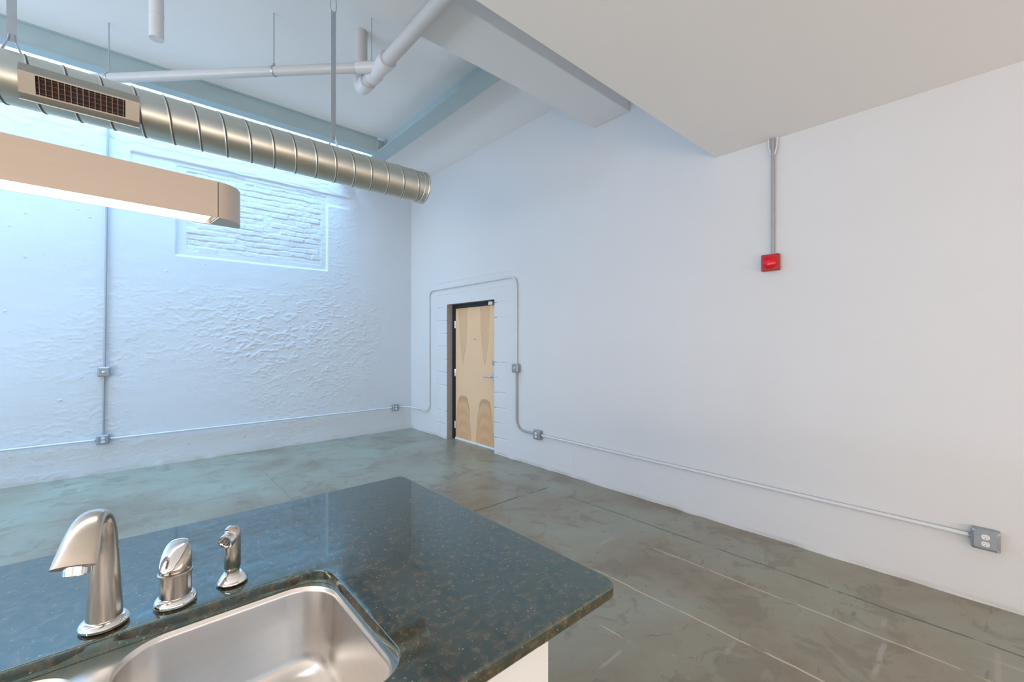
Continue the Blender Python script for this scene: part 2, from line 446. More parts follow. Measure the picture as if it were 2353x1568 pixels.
bm = bmesh.new(); box(bm, XL-0.2, XL, YF, YB, 0, ZT); st('wall_left', bm, M_WALL)
bm = bmesh.new(); box(bm, XL, XR, YF-0.2, YF, 0, ZL); st('wall_front', bm, M_WALL)
bm = bmesh.new(); box(bm, XL-0.2, XR+0.3, YO, YB+0.2, ZT, ZT+0.05); st('window_1', bm, M_SKY)

# doorway reveal (plaster) - three sides, behind the wall face
bm = bmesh.new()
box(bm, XR+0.004, XR+0.30, DY1, DY1+0.04, 0, DZ+0.04)
box(bm, XR+0.004, XR+0.30, DY0-0.04, DY0, 0, DZ+0.04)
box(bm, XR+0.004, XR+0.30, DY0, DY1, DZ, DZ+0.04)
st('trim_2', bm, M_REVEAL)
bm = bmesh.new(); box(bm, XR+0.30, XR+0.34, DY0-0.1, DY1+0.1, 0, DZ+0.1); st('wall_corridor', bm, M_FRAME)

# door_1
door = empty('door_1', (XR+0.12, 4.53, 0), kind='structure')
dx = 0.0; LW = 1.015; LH = 2.005
boxo('door_leaf', M_DOOR, (0.0, 0.044, 0.02, LW, 0.028, LH), door, 0.002)
bm = bmesh.new()                                                     # hollow metal frame: jambs, head, stop
for y0, y1 in ((LW+0.004, DY1-4.53-0.001), (DY0-4.53+0.001, 0.016)):
    box(bm, -0.022, 0.13, y0, y1, 0, DZ-0.001)
box(bm, -0.022, 0.13, 0.016, LW+0.004, LH+0.004, DZ-0.001)
obj('door_frame', bm, M_FRAME, door)
bm = bmesh.new(); box(bm, -0.012, 0.05, 0.017, LW+0.003, 0.0, 0.027, bevel=0.003); obj('threshold_daylight', bm, M_DAYGAP, door)  # white strip stands in for daylight showing under the door
for hz in (1.76, 1.02, 0.22):
    bm = bmesh.new(); tube(bm, [(-0.012, LW+0.004, hz-0.055), (-0.012, LW+0.004, hz+0.055)], 0.010, 12)
    box(bm, -0.006, -0.0005, LW-0.028, LW+0.002, hz-0.055, hz+0.055)
    obj('hinge', bm, M_CHROME, door, 40)
bm = bmesh.new(); box(bm, -0.014, -0.0005, 0.050, 0.115, 0.955, 1.075, bevel=0.004)
lh = obj('lever_handle', bm, M_CHROME, door); lh['label'] = 'satin chrome lever and rose'
bm = bmesh.new(); tube(bm, round_path([(-0.012, 0.085, 1.01), (-0.065, 0.085, 1.01), (-0.065, 0.225, 1.005)], 0.03), 0.0105, 12)
obj('lever', bm, M_CHROME, lh, 40)
bm = bmesh.new(); lathe(bm, [(0, 0), (0.031, 0), (0.031, 0.012), (0.024, 0.02), (0, 0.02)], 24, frame_to((-0.0005, 0.085, 1.205), (-1, 0.085, 1.205)))
obj('deadbolt', bm, M_GALV, door, 40)
bm = bmesh.new(); lathe(bm, [(0, 0), (0.009, 0), (0.009, 0.004), (0, 0.004)], 16, frame_to((-0.0005, 0.52, 1.53), (-1, 0.52, 1.53)))
obj('peephole', bm, M_DARK, door)
bm = bmesh.new(); box(bm, -0.06, -0.023, 0.055, 0.135, 2.005, 2.052, bevel=0.004); obj('door_contact', bm, M_RECEP, door)

# ------------------------------------------------------------------ countertop with sink cut-out
ZC, TH = 0.914, 0.031
def slab():
    bm = bmesh.new()
    outer = rrect(-1.45, 0.890, 0.609, 1.727, 0.035, 6)
    hx0, hx1, hy0, hy1 = -0.44, 0.383, 0.700, 1.172
    inner = rrect(hx0, hx1, hy0, hy1, 0.072, 10)
    def ring(pts, z, grow, cx, cy):
        out = []
        n = len(pts)
        for k, (x, y) in enumerate(pts):
            px, py = pts[k-1]; qx, qy = pts[(k+1) % n]
            tx, ty = qx-px, qy-py; L = math.hypot(tx, ty); nx, ny = ty/L, -tx/L
            out.append(bm.verts.new((x+nx*grow, y+ny*grow, z)))
        return out
    b = 0.006
    prof = [(ZC, -b), (ZC-b*0.3, -b*0.3), (ZC-b, 0), (ZC-TH+b, 0), (ZC-TH+b*0.3, -b*0.3), (ZC-TH, -b)]
    Ro = [ring(outer, z, g, 0, 0) for z, g in prof]
    b2 = 0.0025
    prof2 = [(ZC, b2), (ZC-b2*0.3, b2*0.3), (ZC-b2, 0), (ZC-TH, 0)]
    Ri = [ring(inner, z, g, 0, 0) for z, g in prof2]
    for RR in (Ro, Ri):
        for a, c in zip(RR, RR[1:]):
            for k in range(len(a)): bm.faces.new((a[k], a[(k+1) % len(a)], c[(k+1) % len(a)], c[k]))
    for top in (0, -1):
        es = []
        for rr in (Ro[top], Ri[top]):
            for k in range(len(rr)): es.append(bm.edges.get((rr[k], rr[(k+1) % len(rr)])))
        bmesh.ops.triangle_fill(bm, edges=es, use_beauty=True, use_dissolve=False)
    return bm
ct = obj('countertop', slab(), M_GRAN, None)
me = ct.data
for p in me.polygons: p.use_smooth = abs(p.normal.z) < 0.98
bm = bmesh.new(); bm.from_mesh(me)
for e in bm.edges:
    if any(abs(f.normal.z) > 0.98 for f in e.link_faces): e.smooth = False
bm.to_mesh(me); bm.free()
tag(ct, 'dark speckled polished granite countertop of the peninsula with a rounded corner', 'countertop')

# undermount double sink
sk = empty('kitchen_sink', (0, 0, 0), 'double bowl brushed stainless steel sink set under the granite countertop', 'sink')
ZD = ZC - TH - 0.0005
bowls = [(-0.028, 0.378, 0.705, 1.166), (-0.43, -0.070, 0.705, 1.166)]
bm = bmesh.new()
outer = rrect(-0.465, 0.413, 0.675, 1.200, 0.08, 8)
vo = [bm.verts.new((x, y, ZD)) for x, y in outer]
es = [bm.edges.new((vo[k], vo[(k+1) % len(vo)])) for k in range(len(vo))]
brings = []
for b in bowls:
    r = [bm.verts.new((x, y, ZD)) for x, y in rrect(*b, 0.092, 12)]
    es += [bm.edges.new((r[k], r[(k+1) % len(r)])) for k in range(len(r))]; brings.append(r)
bmesh.ops.triangle_fill(bm, edges=es, use_beauty=True)
obj('sink_deck', bm, M_STEEL, sk)
for (x0, x1, y0, y1) in bowls:
    bm = bmesh.new(); D = 0.205; cx, cy = (x0+x1)/2, (y0+y1)/2; L = []
    steps = [(0.0, 0.0), (0.0012, 0.003), (0.0035, 0.006), (0.005, 0.012), (0.010, D-0.050)]
    for k in range(1, 9):
        a = R(90*k/8); steps.append((0.010 + 0.045*(1-math.cos(a)), D-0.050+0.045*math.sin(a)))
    for ins, dep in steps:
        L.append([bm.verts.new((x, y, ZD-dep)) for x, y in rrect(x0+ins, x1-ins, y0+ins, y1-ins, max(0.092-ins*0.9, 0.03), 12)])
    last = L[-1]
    for s, dep in ((0.75, D-0.003), (0.5, D), (0.28, D+0.003)):
        L.append([bm.verts.new((cx+(v.co.x-cx)*s, cy+(v.co.y-cy)*s, ZD-dep)) for v in last])
    n = len(last); cen = []
    for k, v in enumerate(last):
        a = math.atan2(v.co.y-cy, v.co.x-cx); cen.append(bm.verts.new((cx+0.045*math.cos(a), cy+0.045*math.sin(a), ZD-D-0.005)))
    L.append(cen)
    for a, c in zip(L, L[1:]):
        for k in range(n): bm.faces.new((a[k], a[(k+1) % n], c[(k+1) % n], c[k]))
    o = obj('bowl', bm, M_STEEL, sk, 180)
    bm = bmesh.new(); lathe(bm, [(0.045, 0), (0.047, 0.002), (0.043, 0.003), (0.034, -0.010), (0.030, -0.028), (0, -0.028)], 32, Matrix.Translation((cx, cy, ZD-D-0.004)))
    lathe(bm, [(0, -0.008), (0.012, -0.010), (0.020, -0.020), (0.026, -0.024)], 24, Matrix.Translation((cx, cy, ZD-D-0.004)))
    d = obj('drain', bm, M_CHROME, o, 40)

# base cabinet
cb = empty('base_cabinet', (0, 0, 0), 'white base cabinet carrying the granite countertop', 'cabinet')
x0, x1, y0, y1, zt = -1.40, 0.675, 0.640, 1.25, ZC-TH-0.001
bm = bmesh.new(); t_ = 0.018
box(bm, x0, x0+t_, y0+0.02, y1, 0, zt); box(bm, x1-t_, x1, y0+0.02, y1, 0, zt)
box(bm, x0+t_, x1-t_, y1-t_, y1, 0, zt); box(bm, x0+t_, x1-t_, y0+0.02, y1-t_, 0.10, 0.118)
box(bm, x0+t_, x1-t_, y0+0.075, y0+0.09, 0, 0.10); box(bm, x0+t_, x1-t_, y0+0.02, y0+0.038, zt-0.10, zt)
obj('cabinet_body', bm, M_CAB, cb)
n = 4; wd = (x1-x0)/n
for k in range(n):
    a = x0+k*wd+0.0015; b = x0+(k+1)*wd-0.0015
    bm = bmesh.new(); box(bm, a, b, y0, y0+0.019, 0.105, zt-0.165, bevel=0.0015, seg=1); dr = obj('door', bm, M_CAB, cb)
    bm = bmesh.new(); box(bm, a, b, y0, y0+0.019, zt-0.161, zt-0.004, bevel=0.0015, seg=1); fr = obj('drawer_front', bm, M_CAB, cb)

# ------------------------------------------------------------------ faucet set
fc = empty('faucet', (-0.040, 1.222, ZC+0.0003), 'tall brushed nickel kitchen faucet with broad curved spout beside the double sink', 'faucet')
bm = bmesh.new(); lathe(bm, [(0, 0), (0.034, 0), (0.0395, 0.004), (0.0405, 0.009), (0.037, 0.015), (0.031, 0.018), (0, 0.018)], 40)
obj('base_ring', bm, M_CHROME, fc, 40)
bm = bmesh.new(); lathe(bm, [(0.0292, 0.018), (0.0285, 0.04), (0.0262, 0.08), (0.0240, 0.12), (0.0222, 0.155), (0.0222, 0.157), (0, 0.157)], 40)
obj('column', bm, M_NICKEL, fc, 40)
ph = R(18); dv = Vector((-math.sin(ph), -math.cos(ph), 0))
path = [(0, .155), (0.0005, .175), (.004, .198), (.013, .220), (.027, .235), (.044, .2415), (.060, .2395), (.075, .231), (.088, .218), (.099, .203), (.110, .188), (.121, .177)]
secs = [(.0218, .0218), (.0214, .0218), (.0195, .0214), (.0165, .0212), (.0140, .0214), (.0125, .022), (.0120, .0235), (.0125, .0255), (.0135, .028), (.0140, .0305), (.0130, .0325), (.0085, .0330)]
def cr(P, n=4):
    out = []
    for i in range(len(P)-1):
        p0 = np.array(P[max(i-1, 0)]); p1 = np.array(P[i]); p2 = np.array(P[i+1]); p3 = np.array(P[min(i+2, len(P)-1)])
        for k in range(n):
            t = k/n; out.append(0.5*((2*p1)+(-p0+p2)*t+(2*p0-5*p1+4*p2-p3)*t*t+(-p0+3*p1-3*p2+p3)*t**3))
    out.append(np.array(P[-1])); return out
pp = cr(path); ss = cr(secs)
bm = bmesh.new(); tube(bm, [tuple(dv*float(a)) [:2] + (float(z),) for a, z in pp], [(float(a), float(b)) for a, b in ss], 32, up=tuple(-dv))
sp = obj('spout', bm, M_NICKEL, fc, 60)
tip = dv*0.103 + Vector((0, 0, .176)); dn = (dv*0.25 + Vector((0, 0, -1))).normalized()
bm = bmesh.new(); lathe(bm, [(0, -0.002), (0.0205, -0.002), (0.0205, 0.017), (0.018, 0.019), (0.016, 0.015), (0, 0.015)], 32, frame_to(tip+dn*0.0, tip+dn))
obj('aerator', bm, M_CHROME, sp, 40)

fh = empty('mixer_valve', (0.076, 1.222, ZC+0.0003), 'short brushed nickel lever handle between the faucet and the side sprayer', 'valve')
bm = bmesh.new(); lathe(bm, [(0, 0), (0.035, 0), (0.0395, 0.004), (0.0400, 0.009), (0.036, 0.016), (0.0315, 0.019), (0, 0.019)], 40)
obj('base_ring', bm, M_CHROME, fh, 40)
bm = bmesh.new(); lathe(bm, [(0.0295, 0.019), (0.0295, 0.066), (0.0325, 0.068), (0.0325, 0.0715), (0.0300, 0.0735), (0, 0.0735)], 40)
obj('valve_body', bm, M_NICKEL, fh, 35)
# domed cap cut on a slant that faces the camera side
cd = Vector((-0.55, -0.83, 0)).normalized()
bm = bmesh.new(); n = 40; L = []
def captop(x, y):
    s = (x*cd.x + y*cd.y)/0.030; return 0.112 - 0.020*s
for lv in (0, 1):
    L.append([bm.verts.new((0.0298*math.cos(2*math.pi*k/n), 0.0298*math.sin(2*math.pi*k/n), 0.0737 if lv == 0 else 0.084)) for k in range(n)])
for fr_, rr, dz in ((1.0, 0.0298, -0.016), (1.0, 0.0285, -0.008), (1.0, 0.026, -0.002), (1, 0.021, 0.001), (1, 0.012, 0.0028), (1, 0.004, 0.003)):
    ring = []
    for k in range(n):
        x, y = rr*math.cos(2*math.pi*k/n), rr*math.sin(2*math.pi*k/n); ring.append(bm.verts.new((x, y, max(0.0845, captop(x, y)+dz))))
    L.append(ring)
for a, c in zip(L, L[1:]):
    for k in range(n): bm.faces.new((a[k], a[(k+1) % n], c[(k+1) % n], c[k]))
bm.faces.new(L[-1]); bm.faces.new(L[0][::-1])
cap = obj('handle_cap', bm, M_NICKEL, fh, 180)
for s in (-1, 1):
    q = cd*0.0295 + Vector((-cd.y, cd.x, 0))*0.006*s
    bm = bmesh.new(); lathe(bm, [(0, 0), (0.0017, 0), (0.0017, 0.001), (0, 0.001)], 12, frame_to((q.x, q.y, 0.079), (q.x*2, q.y*2, 0.079)))
    obj('indicator_dot', bm, M_DARK, cap)
bm = bmesh.new()
lp = [(-0.026, .1305), (-0.016, .1315), (-0.002, .1245), (.012, .1125), (.024, .100), (.033, .0885), (.038, .083)]
lsx = [(.003, .010), (.0045, .018), (.0055, .0215), (.0062, .021), (.0065, .0185), (.0055, .0135), (.002, .005)]
tube(bm, [(cd*float(a))[:2] + (float(z),) for a, z in cr(lp)] if False else [((cd*float(a)).x, (cd*float(a)).y, float(z)) for a, z in cr(lp)], [(float(a), float(b)) for a, b in cr(lsx)], 24, up=(0, 0, 1))
obj('lever', bm, M_CHROME, fh, 60)

sy = empty('side_sprayer', (0.186, 1.236, ZC+0.0003), 'slim brushed nickel side sprayer standing right of the faucet handle', 'sprayer')
bm = bmesh.new(); lathe(bm, [(0, 0), (0.027, 0), (0.0325, 0.004), (0.0325, 0.007), (0.0225, 0.020), (0.0195, 0.023), (0, 0.023)], 36)
obj('base_ring', bm, M_CHROME, sy, 40)
bm = bmesh.new(); lathe(bm, [(0.0150, 0.023), (0.0150, 0.036), (0.0175, 0.038), (0.0178, 0.085), (0.0176, 0.112), (0.0165, 0.124), (0.012, 0.132), (0.0, 0.135)], 36)
wd_ = obj('wand', bm, M_NICKEL, sy, 60)
sd = Vector((-0.62, -0.72, -0.16)).normalized(); a0 = Vector((0.0, 0.0, 0.112))
bm = bmesh.new(); lathe(bm, [(0.0155, 0), (0.0165, 0.012), (0.0172, 0.024), (0.0160, 0.0275), (0.0135, 0.0275), (0.0130, 0.0245), (0, 0.0245)], 32, frame_to(a0, a0+sd))
hd = obj('spray_head', bm, M_CHROME, sy, 50)
bm = bmesh.new(); F = frame_to(a0, a0+sd)
for k in range(7):
    r_ = 0 if k == 0 else 0.0075; lathe(bm, [(0, 0.0246), (0.0013, 0.0246), (0.0013, 0.026), (0, 0.026)], 8, F @ Matrix.Translation((r_*math.cos(k), r_*math.sin(k), 0)))
obj('spray_nozzle', bm, M_DARK, hd)
bm = bmesh.new(); tube(bm, [(0.004, 0.005, 0.131), (-0.006, -0.007, 0.1365), (-0.014, -0.016, 0.134)], [(.003, .007), (.004, .008), (.002, .005)], 16)
obj('trigger', bm, M_CHROME, sy, 60)

# ------------------------------------------------------------------ linear pendant lamp
lp_ = empty('pendant_lamp', (0.160, 1.251, 1.80), 'long satin metal linear pendant lamp lit underneath, hanging over the sink', 'lamp', rz=R(5.3))
LX, LD, LHt = -1.30, 0.084, 0.087
def dshape(x_end, r):
    pts = [(LX, 0)]
    pts += [(x_end + r*0.80*math.sin(R(a)), LD*(1-math.cos(R(a)))) for a in range(0, 91, 6)]
    pts += [(LX, LD)]; return pts
bm = bmesh.new()                                            # housing: near side, far side, top, open below for the diffuser
box(bm, LX, -0.0015, 0, 0.003, 0, LHt); box(bm, LX, -0.0015, LD-0.003, LD, 0, LHt); box(bm, LX, -0.0015, 0.003, LD-0.003, LHt-0.003, LHt); box(bm, LX, LX+0.003, 0.003, LD-0.003, 0, LHt-0.003)
hs = obj('housing', bm, M_FIXT, lp_)
bm = bmesh.new(); box(bm, LX+0.004, -0.012, 0.004, LD-0.004, 0.003, 0.012)
obj('diffuser', bm, M_LIT, lp_)
bm = bmesh.new(); pts = [(0.0, 0.0)] + [(0.064*math.sin(R(a)), LD*(1-math.cos(R(a)))) for a in range(6, 91, 6)] + [(0.0, LD)]
lo = [bm.verts.new((x, y, 0)) for x, y in pts]; hi = [bm.verts.new((x, y, LHt)) for x, y in pts]
bm.faces.new(lo[::-1]); bm.faces.new(hi)
for k in range(len(pts)): bm.faces.new((lo[k], lo[(k+1) % len(pts)], hi[(k+1) % len(pts)], hi[k]))
obj('end_cap', bm, M_FIXT, lp_, 50)
bm = bmesh.new(); box(bm, -0.0016, 0.0, 0.002, LD-0.002, 0.002, LHt-0.001); obj('end_gasket', bm, M_DARK, lp_)
for sx in (-0.62, -1.20):
    bm = bmesh.new(); tube(bm, [(sx, LD/2, LHt), (sx, LD/2, ZL-1.80-0.02)], 0.006, 12); s_ = obj('stem', bm, M_FIXT, lp_, 40)
    bm = bmesh.new(); lathe(bm, [(0, 0), (0.02, 0), (0.055, 0.018), (0.055, 0.0215), (0, 0.0215)], 28, Matrix.Translation((sx, LD/2, ZL-1.80-0.0215))); obj('canopy', bm, M_FIXT, lp_, 40)

# ------------------------------------------------------------------ spiral duct
DR, DYc, DZc = 0.124, 3.2, 2.788
dx0, dx1 = -5.9, 1.83
du = empty('air_duct', (0, DYc, DZc), 'round galvanised spiral air duct hung below the tall ceiling', 'duct')
n = 72; pitch = 0.131
offs = [(-0.0105, -0.0008), (-0.0060, -0.0008), (-0.0045, 0.0018), (-0.0020, 0.0034), (0.0020, 0.0034), (0.0045, 0.0018), (0.0060, -0.0008), (0.0105, -0.0008)]
rest = [(0.0105 + (pitch-0.021)*k/8, 0.0) for k in range(1, 8)]
offs = offs + rest; m = len(offs); turns = int((dx1-dx0)/pitch)+3
V = []
for i in range(turns*m):
    o_, dr = offs[i % m]
    for k in range(n):
        a = 2*math.pi*k/n; x = dx0 - 2*pitch + (i//m)*pitch + o_ + pitch*k/n - 0.03
        V.append((min(max(x, dx0), dx1), (DR+dr)*math.cos(a), (DR+dr)*math.sin(a)))
F = []; SM = []
for i in range((turns-1)*m-1):
    for k in range(n):
        k2 = (k+1) % n; sft = m if k2 == 0 else 0
        q = (i*n+k, (i+sft)*n+k2, (i+1+sft)*n+k2, (i+1)*n+k)
        if max(V[t][0] for t in q) - min(V[t][0] for t in q) < 1e-6: continue
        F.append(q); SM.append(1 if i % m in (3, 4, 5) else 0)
me = bpy.data.meshes.new('duct_pipe'); me.from_pydata(V, [], F); me.update()
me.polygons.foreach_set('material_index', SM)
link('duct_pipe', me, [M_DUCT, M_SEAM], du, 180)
bm = bmesh.new(); lathe(bm, [(DR+0.001, -0.04), (DR+0.005, -0.038), (DR+0.004, -0.004), (DR+0.008, 0.0), (DR+0.008, 0.008), (DR+0.003, 0.010), (DR-0.004, 0.006), (0, 0.006)], 72, Matrix.Translation((dx1, 0, 0)) @ Matrix.Rotation(R(90), 4, 'Y'))
obj('end_cap', bm, M_DUCT, du, 40)
# supply register on the camera side, tipped down
vg = Matrix.Rotation(R(22), 4, 'X')
def vb(bm, x0, x1, d0, d1, z0, z1, bevel=0): box(bm, x0, x1, -d1, -d0, z0, z1, bevel=bevel, M=vg, seg=1)
def prism(bm, poly, x0, x1):
    """polygon of (distance out, height) swept along the duct, tipped like the register"""
    lo = [bm.verts.new(vg @ Vector((x0, -d, z))) for d, z in poly]; hi = [bm.verts.new(vg @ Vector((x1, -d, z))) for d, z in poly]
    bm.faces.new(lo[::-1]); bm.faces.new(hi); n = len(poly)
    for k in range(n): bm.faces.new((lo[k], lo[(k+1) % n], hi[(k+1) % n], hi[k]))
bm = bmesh.new(); vx0, vx1, oz, fz = -0.395, 0.037, 0.041, 0.048
prism(bm, [(0.160, oz), (0.166, oz), (0.166, fz), (0.112, 0.082), (0.105, 0.078), (0.160, fz-0.004)], vx0, vx1)
prism(bm, [(0.160, -oz), (0.166, -oz), (0.166, -fz), (0.150, -0.075), (0.112, -0.075), (0.112, -0.071), (0.147, -0.071), (0.160, -fz+0.002)], vx0, vx1)
vb(bm, vx0, vx0+0.056, 0.160, 0.166, -oz, oz); vb(bm, vx1-0.056, vx1, 0.160, 0.166, -oz, oz)
for xa in (vx0, vx1-0.005): prism(bm, [(0.1595, -fz+0.003), (0.1595, fz-0.005), (0.104, 0.077), (0.112, -0.070), (0.146, -0.070)], xa, xa+0.005)
vr = obj('supply_register', bm, M_VENT, du)
bm = bmesh.new(); vb(bm, vx0+0.008, vx1-0.008, 0.1345, 0.137, -0.046, 0.046); obj('register_back', bm, M_VENTB, vr)
gx0, gx1 = vx0+0.056, vx1-0.056
for k in range(15):
    xx = gx0 + 0.012 + k*(gx1-gx0-0.02)/14
    bm = bmesh.new(); vb(bm, xx-0.0016, xx+0.0016, 0.146, 0.163, -oz, oz); obj('vane', bm, M_VANE, vr)
for k in range(4):
    zz = -0.032 + k*0.0215
    bm = bmesh.new(); vb(bm, gx0+0.001, gx1-0.001, 0.138, 0.145, zz-0.001, zz+0.001); obj('louver', bm, M_VANE, vr)
bm = bmesh.new(); vb(bm, vx0, vx1, 0.148, 0.160, -0.080, -0.0755); obj('register_lip', bm, M_GALV, vr)

# duct hangers
def duct_hanger(x, label, ztop):
    h = empty('duct_hanger', (x, DYc, DZc+DR), label, 'hanger', 'strap hangers of the duct')
    L = ZH - (DZc+DR)
    bm = bmesh.new(); box(bm, -0.017, 0.017, -0.0015, 0.0015, 0.055, ztop-(DZc+DR)); obj('strap', bm, M_GALV, h)
    bm = bmesh.new()
    for s in (-1, 1):
        tube(bm, [(s*0.008, 0, 0.090), (s*0.012, 0, 0.060), (s*0.034, 0, 0.001)], [(0.004, 0.012)]*3, 8, up=(1, 0, 0))
    box(bm, -0.040, 0.040, -0.014, 0.014, 0.0005, 0.004)
    obj('saddle_clip', bm, M_GALV, h)
    bm = bmesh.new(); zt_ = ztop-(DZc+DR)
    tube(bm, [(0.0, 0, zt_-0.01), (-0.018, 0, zt_+0.01), (-0.022, 0, zt_+0.05), (-0.006, 0, L-0.004), (0, 0, L-0.001), (0.006, 0, L-0.004), (0.022, 0, zt_+0.05), (0.018, 0, zt_+0.01), (0, 0, zt_-0.01)], 0.003, 8)
    obj('wire_loop', bm, M_GALV, h, 60)
duct_hanger(1.105, 'flat galvanised strap hanger holding the duct near its capped end', 3.90)
duct_hanger(-0.434, 'flat galvanised strap hanger at the left of the duct register', 3.90)

# ------------------------------------------------------------------ white drain piping under the ceiling
pr = empty('drain_pipe', (1.49, 3.64, ZH), 'white plastic drain pipe with elbow and wye branch below the tall ceiling', 'pipe')
PX, PZ, RB = 1.49, 3.680, 0.052
bm = bmesh.new(); tube(bm, [(0, 0, -0.0005), (0, 0, PZ-ZH+0.115)], RB, 28); obj('riser', bm, M_PVC, pr, 40)
bm = bmesh.new(); tube(bm, round_path([(0, 0, PZ-ZH+0.16), (0, 0, PZ-ZH), (0, -0.135, PZ-ZH)], 0.085, 10), 0.063, 28)
tube(bm, [(0, -0.11, PZ-ZH), (0, -0.145, PZ-ZH)], 0.066, 28)
obj('elbow', bm, M_PVCJ, pr, 40)
bm = bmesh.new(); tube(bm, [(0, -0.145, PZ-ZH), (0, -0.25, PZ-ZH)], RB+0.002, 28); obj('coupling_pipe', bm, M_PVC, pr, 40)
bm = bmesh.new(); lathe(bm, [(0, 0), (0.067, 0), (0.067, 0.06), (0.060, 0.066), (0.060, 0.20), (0.067, 0.206), (0.067, 0.285), (0, 0.285)], 32, frame_to((0, -0.235, PZ-ZH), (0, -1, PZ-ZH)))
wj = Vector((0, -0.375, PZ-ZH+0.012)); bd = Vector((-0.70, 0.72, 0)).normalized(); bd.z = 0.006
tube(bm, [wj, wj+bd*0.19], 0.045, 24); obj('wye_fitting', bm, M_PVCJ, pr, 40)
bm = bmesh.new(); tube(bm, [(0, -0.51, PZ-ZH), (0, YS-3.64+0.001, PZ-ZH)], RB, 28)
obj('main_run', bm, M_PVC, pr, 40)
bm = bmesh.new(); tube(bm, [wj+bd*0.17, wj+bd*2.9], 0.0375, 24)
obj('branch_run', bm, M_PVC, pr, 40)
# thread-rod hangers of the branch
wjw = wj + Vector((1.49, 3.64, ZH))
def rod_hanger(p, ang, rr, label, a0=90, a1=451):
    L = ZH - p.z
    h = empty('pipe_hanger', p, label, 'hanger', 'rod hangers of the white pipes')
    bm = bmesh.new(); tube(bm, [(0, 0, rr+0.022), (0, 0, L)], 0.0048, 8); obj('rod', bm, M_GALV, h, 60)
    bm = bmesh.new()
    ringp = [Vector((0, rr*math.cos(R(a)), rr*math.sin(R(a)))) for a in range(a0, a1, 12)]
    rot = Matrix.Rotation(ang, 3, 'Z')
    tube(bm, [rot @ q for q in ringp], [(0.0022, 0.009)]*len(ringp), 8, caps=False)
    box(bm, -0.008, 0.008, -0.010, 0.010, rr, rr+0.024)
    obj('clevis_ring', bm, M_GALV, h, 60)
ba = math.atan2(bd.y, bd.x)
rod_hanger(Vector((1.49, 3.423, PZ)), R(90), RB+0.006, 'thin rod hanger holding the drain pipe between elbow and wye fitting', 30, 151)
rod_hanger(wjw + bd*0.885, ba, 0.040, 'thin rod hanger at the middle of the white branch pipe')
rod_hanger(wjw + bd*2.33, ba, 0.040, 'thin rod hanger holding the white branch pipe just above the duct')

bm = bmesh.new(); tube(bm, [(0.12, 3.42, 3.355), (0.12, 3.42, ZH)], 0.037, 24); tube(bm, [(0.12, 3.42, 3.50), (0.12, 3.42, 3.508)], 0.039, 24)
o = obj('pipe_stub', bm, M_EMT, None, 40); tag(o, 'short galvanised pipe stub dropping from the ceiling left of the branch pipe', 'pipe')

# ------------------------------------------------------------------ steel beams
def rivets(bm, pts, d):
    for p in pts: lathe(bm, [(0.011, 0), (0.009, 0.008), (0, 0.009)], 10, frame_to(p, Vector(p)+Vector(d)))
bm = bmesh.new()
box(bm, XL, 2.424, 5.400, 5.410, 3.998, ZH-0.001); box(bm, XL, 2.424, 5.410, 5.535, 3.990, 3.998); box(bm, XL, 2.424, 5.375, 5.400, ZH-0.012, ZH-0.001)
box(bm, XL, 2.424, 5.395, 5.400, 3.986, 4.004)
o = obj('steel_beam', bm, M_BEAM); tag(o, 'long pale green painted steel channel beam running parallel to the back wall', 'beam')
bm = bmesh.new()
box(bm, 2.520, 2.532, 2.804, 6.70, 4.000, ZH-0.001); box(bm, 2.425, 2.630, 2.804, 6.70, 3.988, 4.000)
o = obj('steel_beam', bm, M_BEAM); tag(o, 'short steel beam crossing from the boxed ceiling beam towards the back wall', 'beam')
bm = bmesh.new(); box(bm, 2.425, 2.518, 5.386, 5.398, 4.006, 4.150); box(bm, 2.508, 2.518, 5.30, 5.386, 4.006, 4.150)
rivets(bm, [(2.46, 5.386, 4.04), (2.46, 5.386, 4.08), (2.46, 5.386, 4.12)], (0, -1, 0)); rivets(bm, [(2.508, 5.35, 4.04), (2.508, 5.35, 4.08), (2.508, 5.35, 4.12)], (-1, 0, 0))
o = obj('angle_bracket', bm, M_GALV, None); tag(o, 'bolted steel angle bracket joining the two steel beams', 'bracket')

# ------------------------------------------------------------------ surface conduit and boxes
CR = 0.0115
def conduit(pts, label, mat=M_EMT, r=CR, fillet=0.10, coup=()):
    bm = bmesh.new(); tube(bm, round_path(pts, fillet) if len(pts) > 2 else pts, r, 14)
    o = obj('conduit', bm, mat, None, 50); tag(o, label, 'conduit', 'surface conduit on the walls')
    for a, b in coup:
        bm = bmesh.new(); tube(bm, [a, b], r+0.004, 14); obj('coupling', bm, M_GALV if mat is M_EMT else mat, o, 50)
    return o
yb = YB-0.026; xr = XR-0.022
conduit([(-0.285, yb, 0.392), (-5.8, yb, 0.392)], 'horizontal conduit on the back wall left of the corner-left outlet box')
conduit([(-0.175, yb, 0.392), (3.275, yb, 0.392)], 'long white horizontal conduit low on the back wall between two outlet boxes')
conduit([(-0.228, yb, 0.448), (-0.222, yb, 1.105)], 'short vertical conduit between the switch box and the outlet box on the back wall', M_EMTG)
conduit([(-0.218, yb, 1.21), (-0.190, yb, ZH-0.3), (-0.190, yb, ZT-0.1)], 'tall vertical conduit rising up the back wall behind the lamp', M_EMTG)
conduit([(3.378, yb, 0.392), (3.52, yb, 0.392), (xr, 6.52, 0.372), (xr, 6.093, 0.372), (xr, 6.093, 2.318), (xr, 3.990, 2.318), (xr, 3.990, 1.220)],
        'conduit wrapping the wall corner and arching over the door', M_EMT, fillet=0.13)
conduit([(xr, 3.990, 1.112), (xr, 3.990, 0.395), (xr, 3.66, 0.395)], 'conduit dropping right of the door from switch box to outlet box', fillet=0.15, mat=M_EMTG)
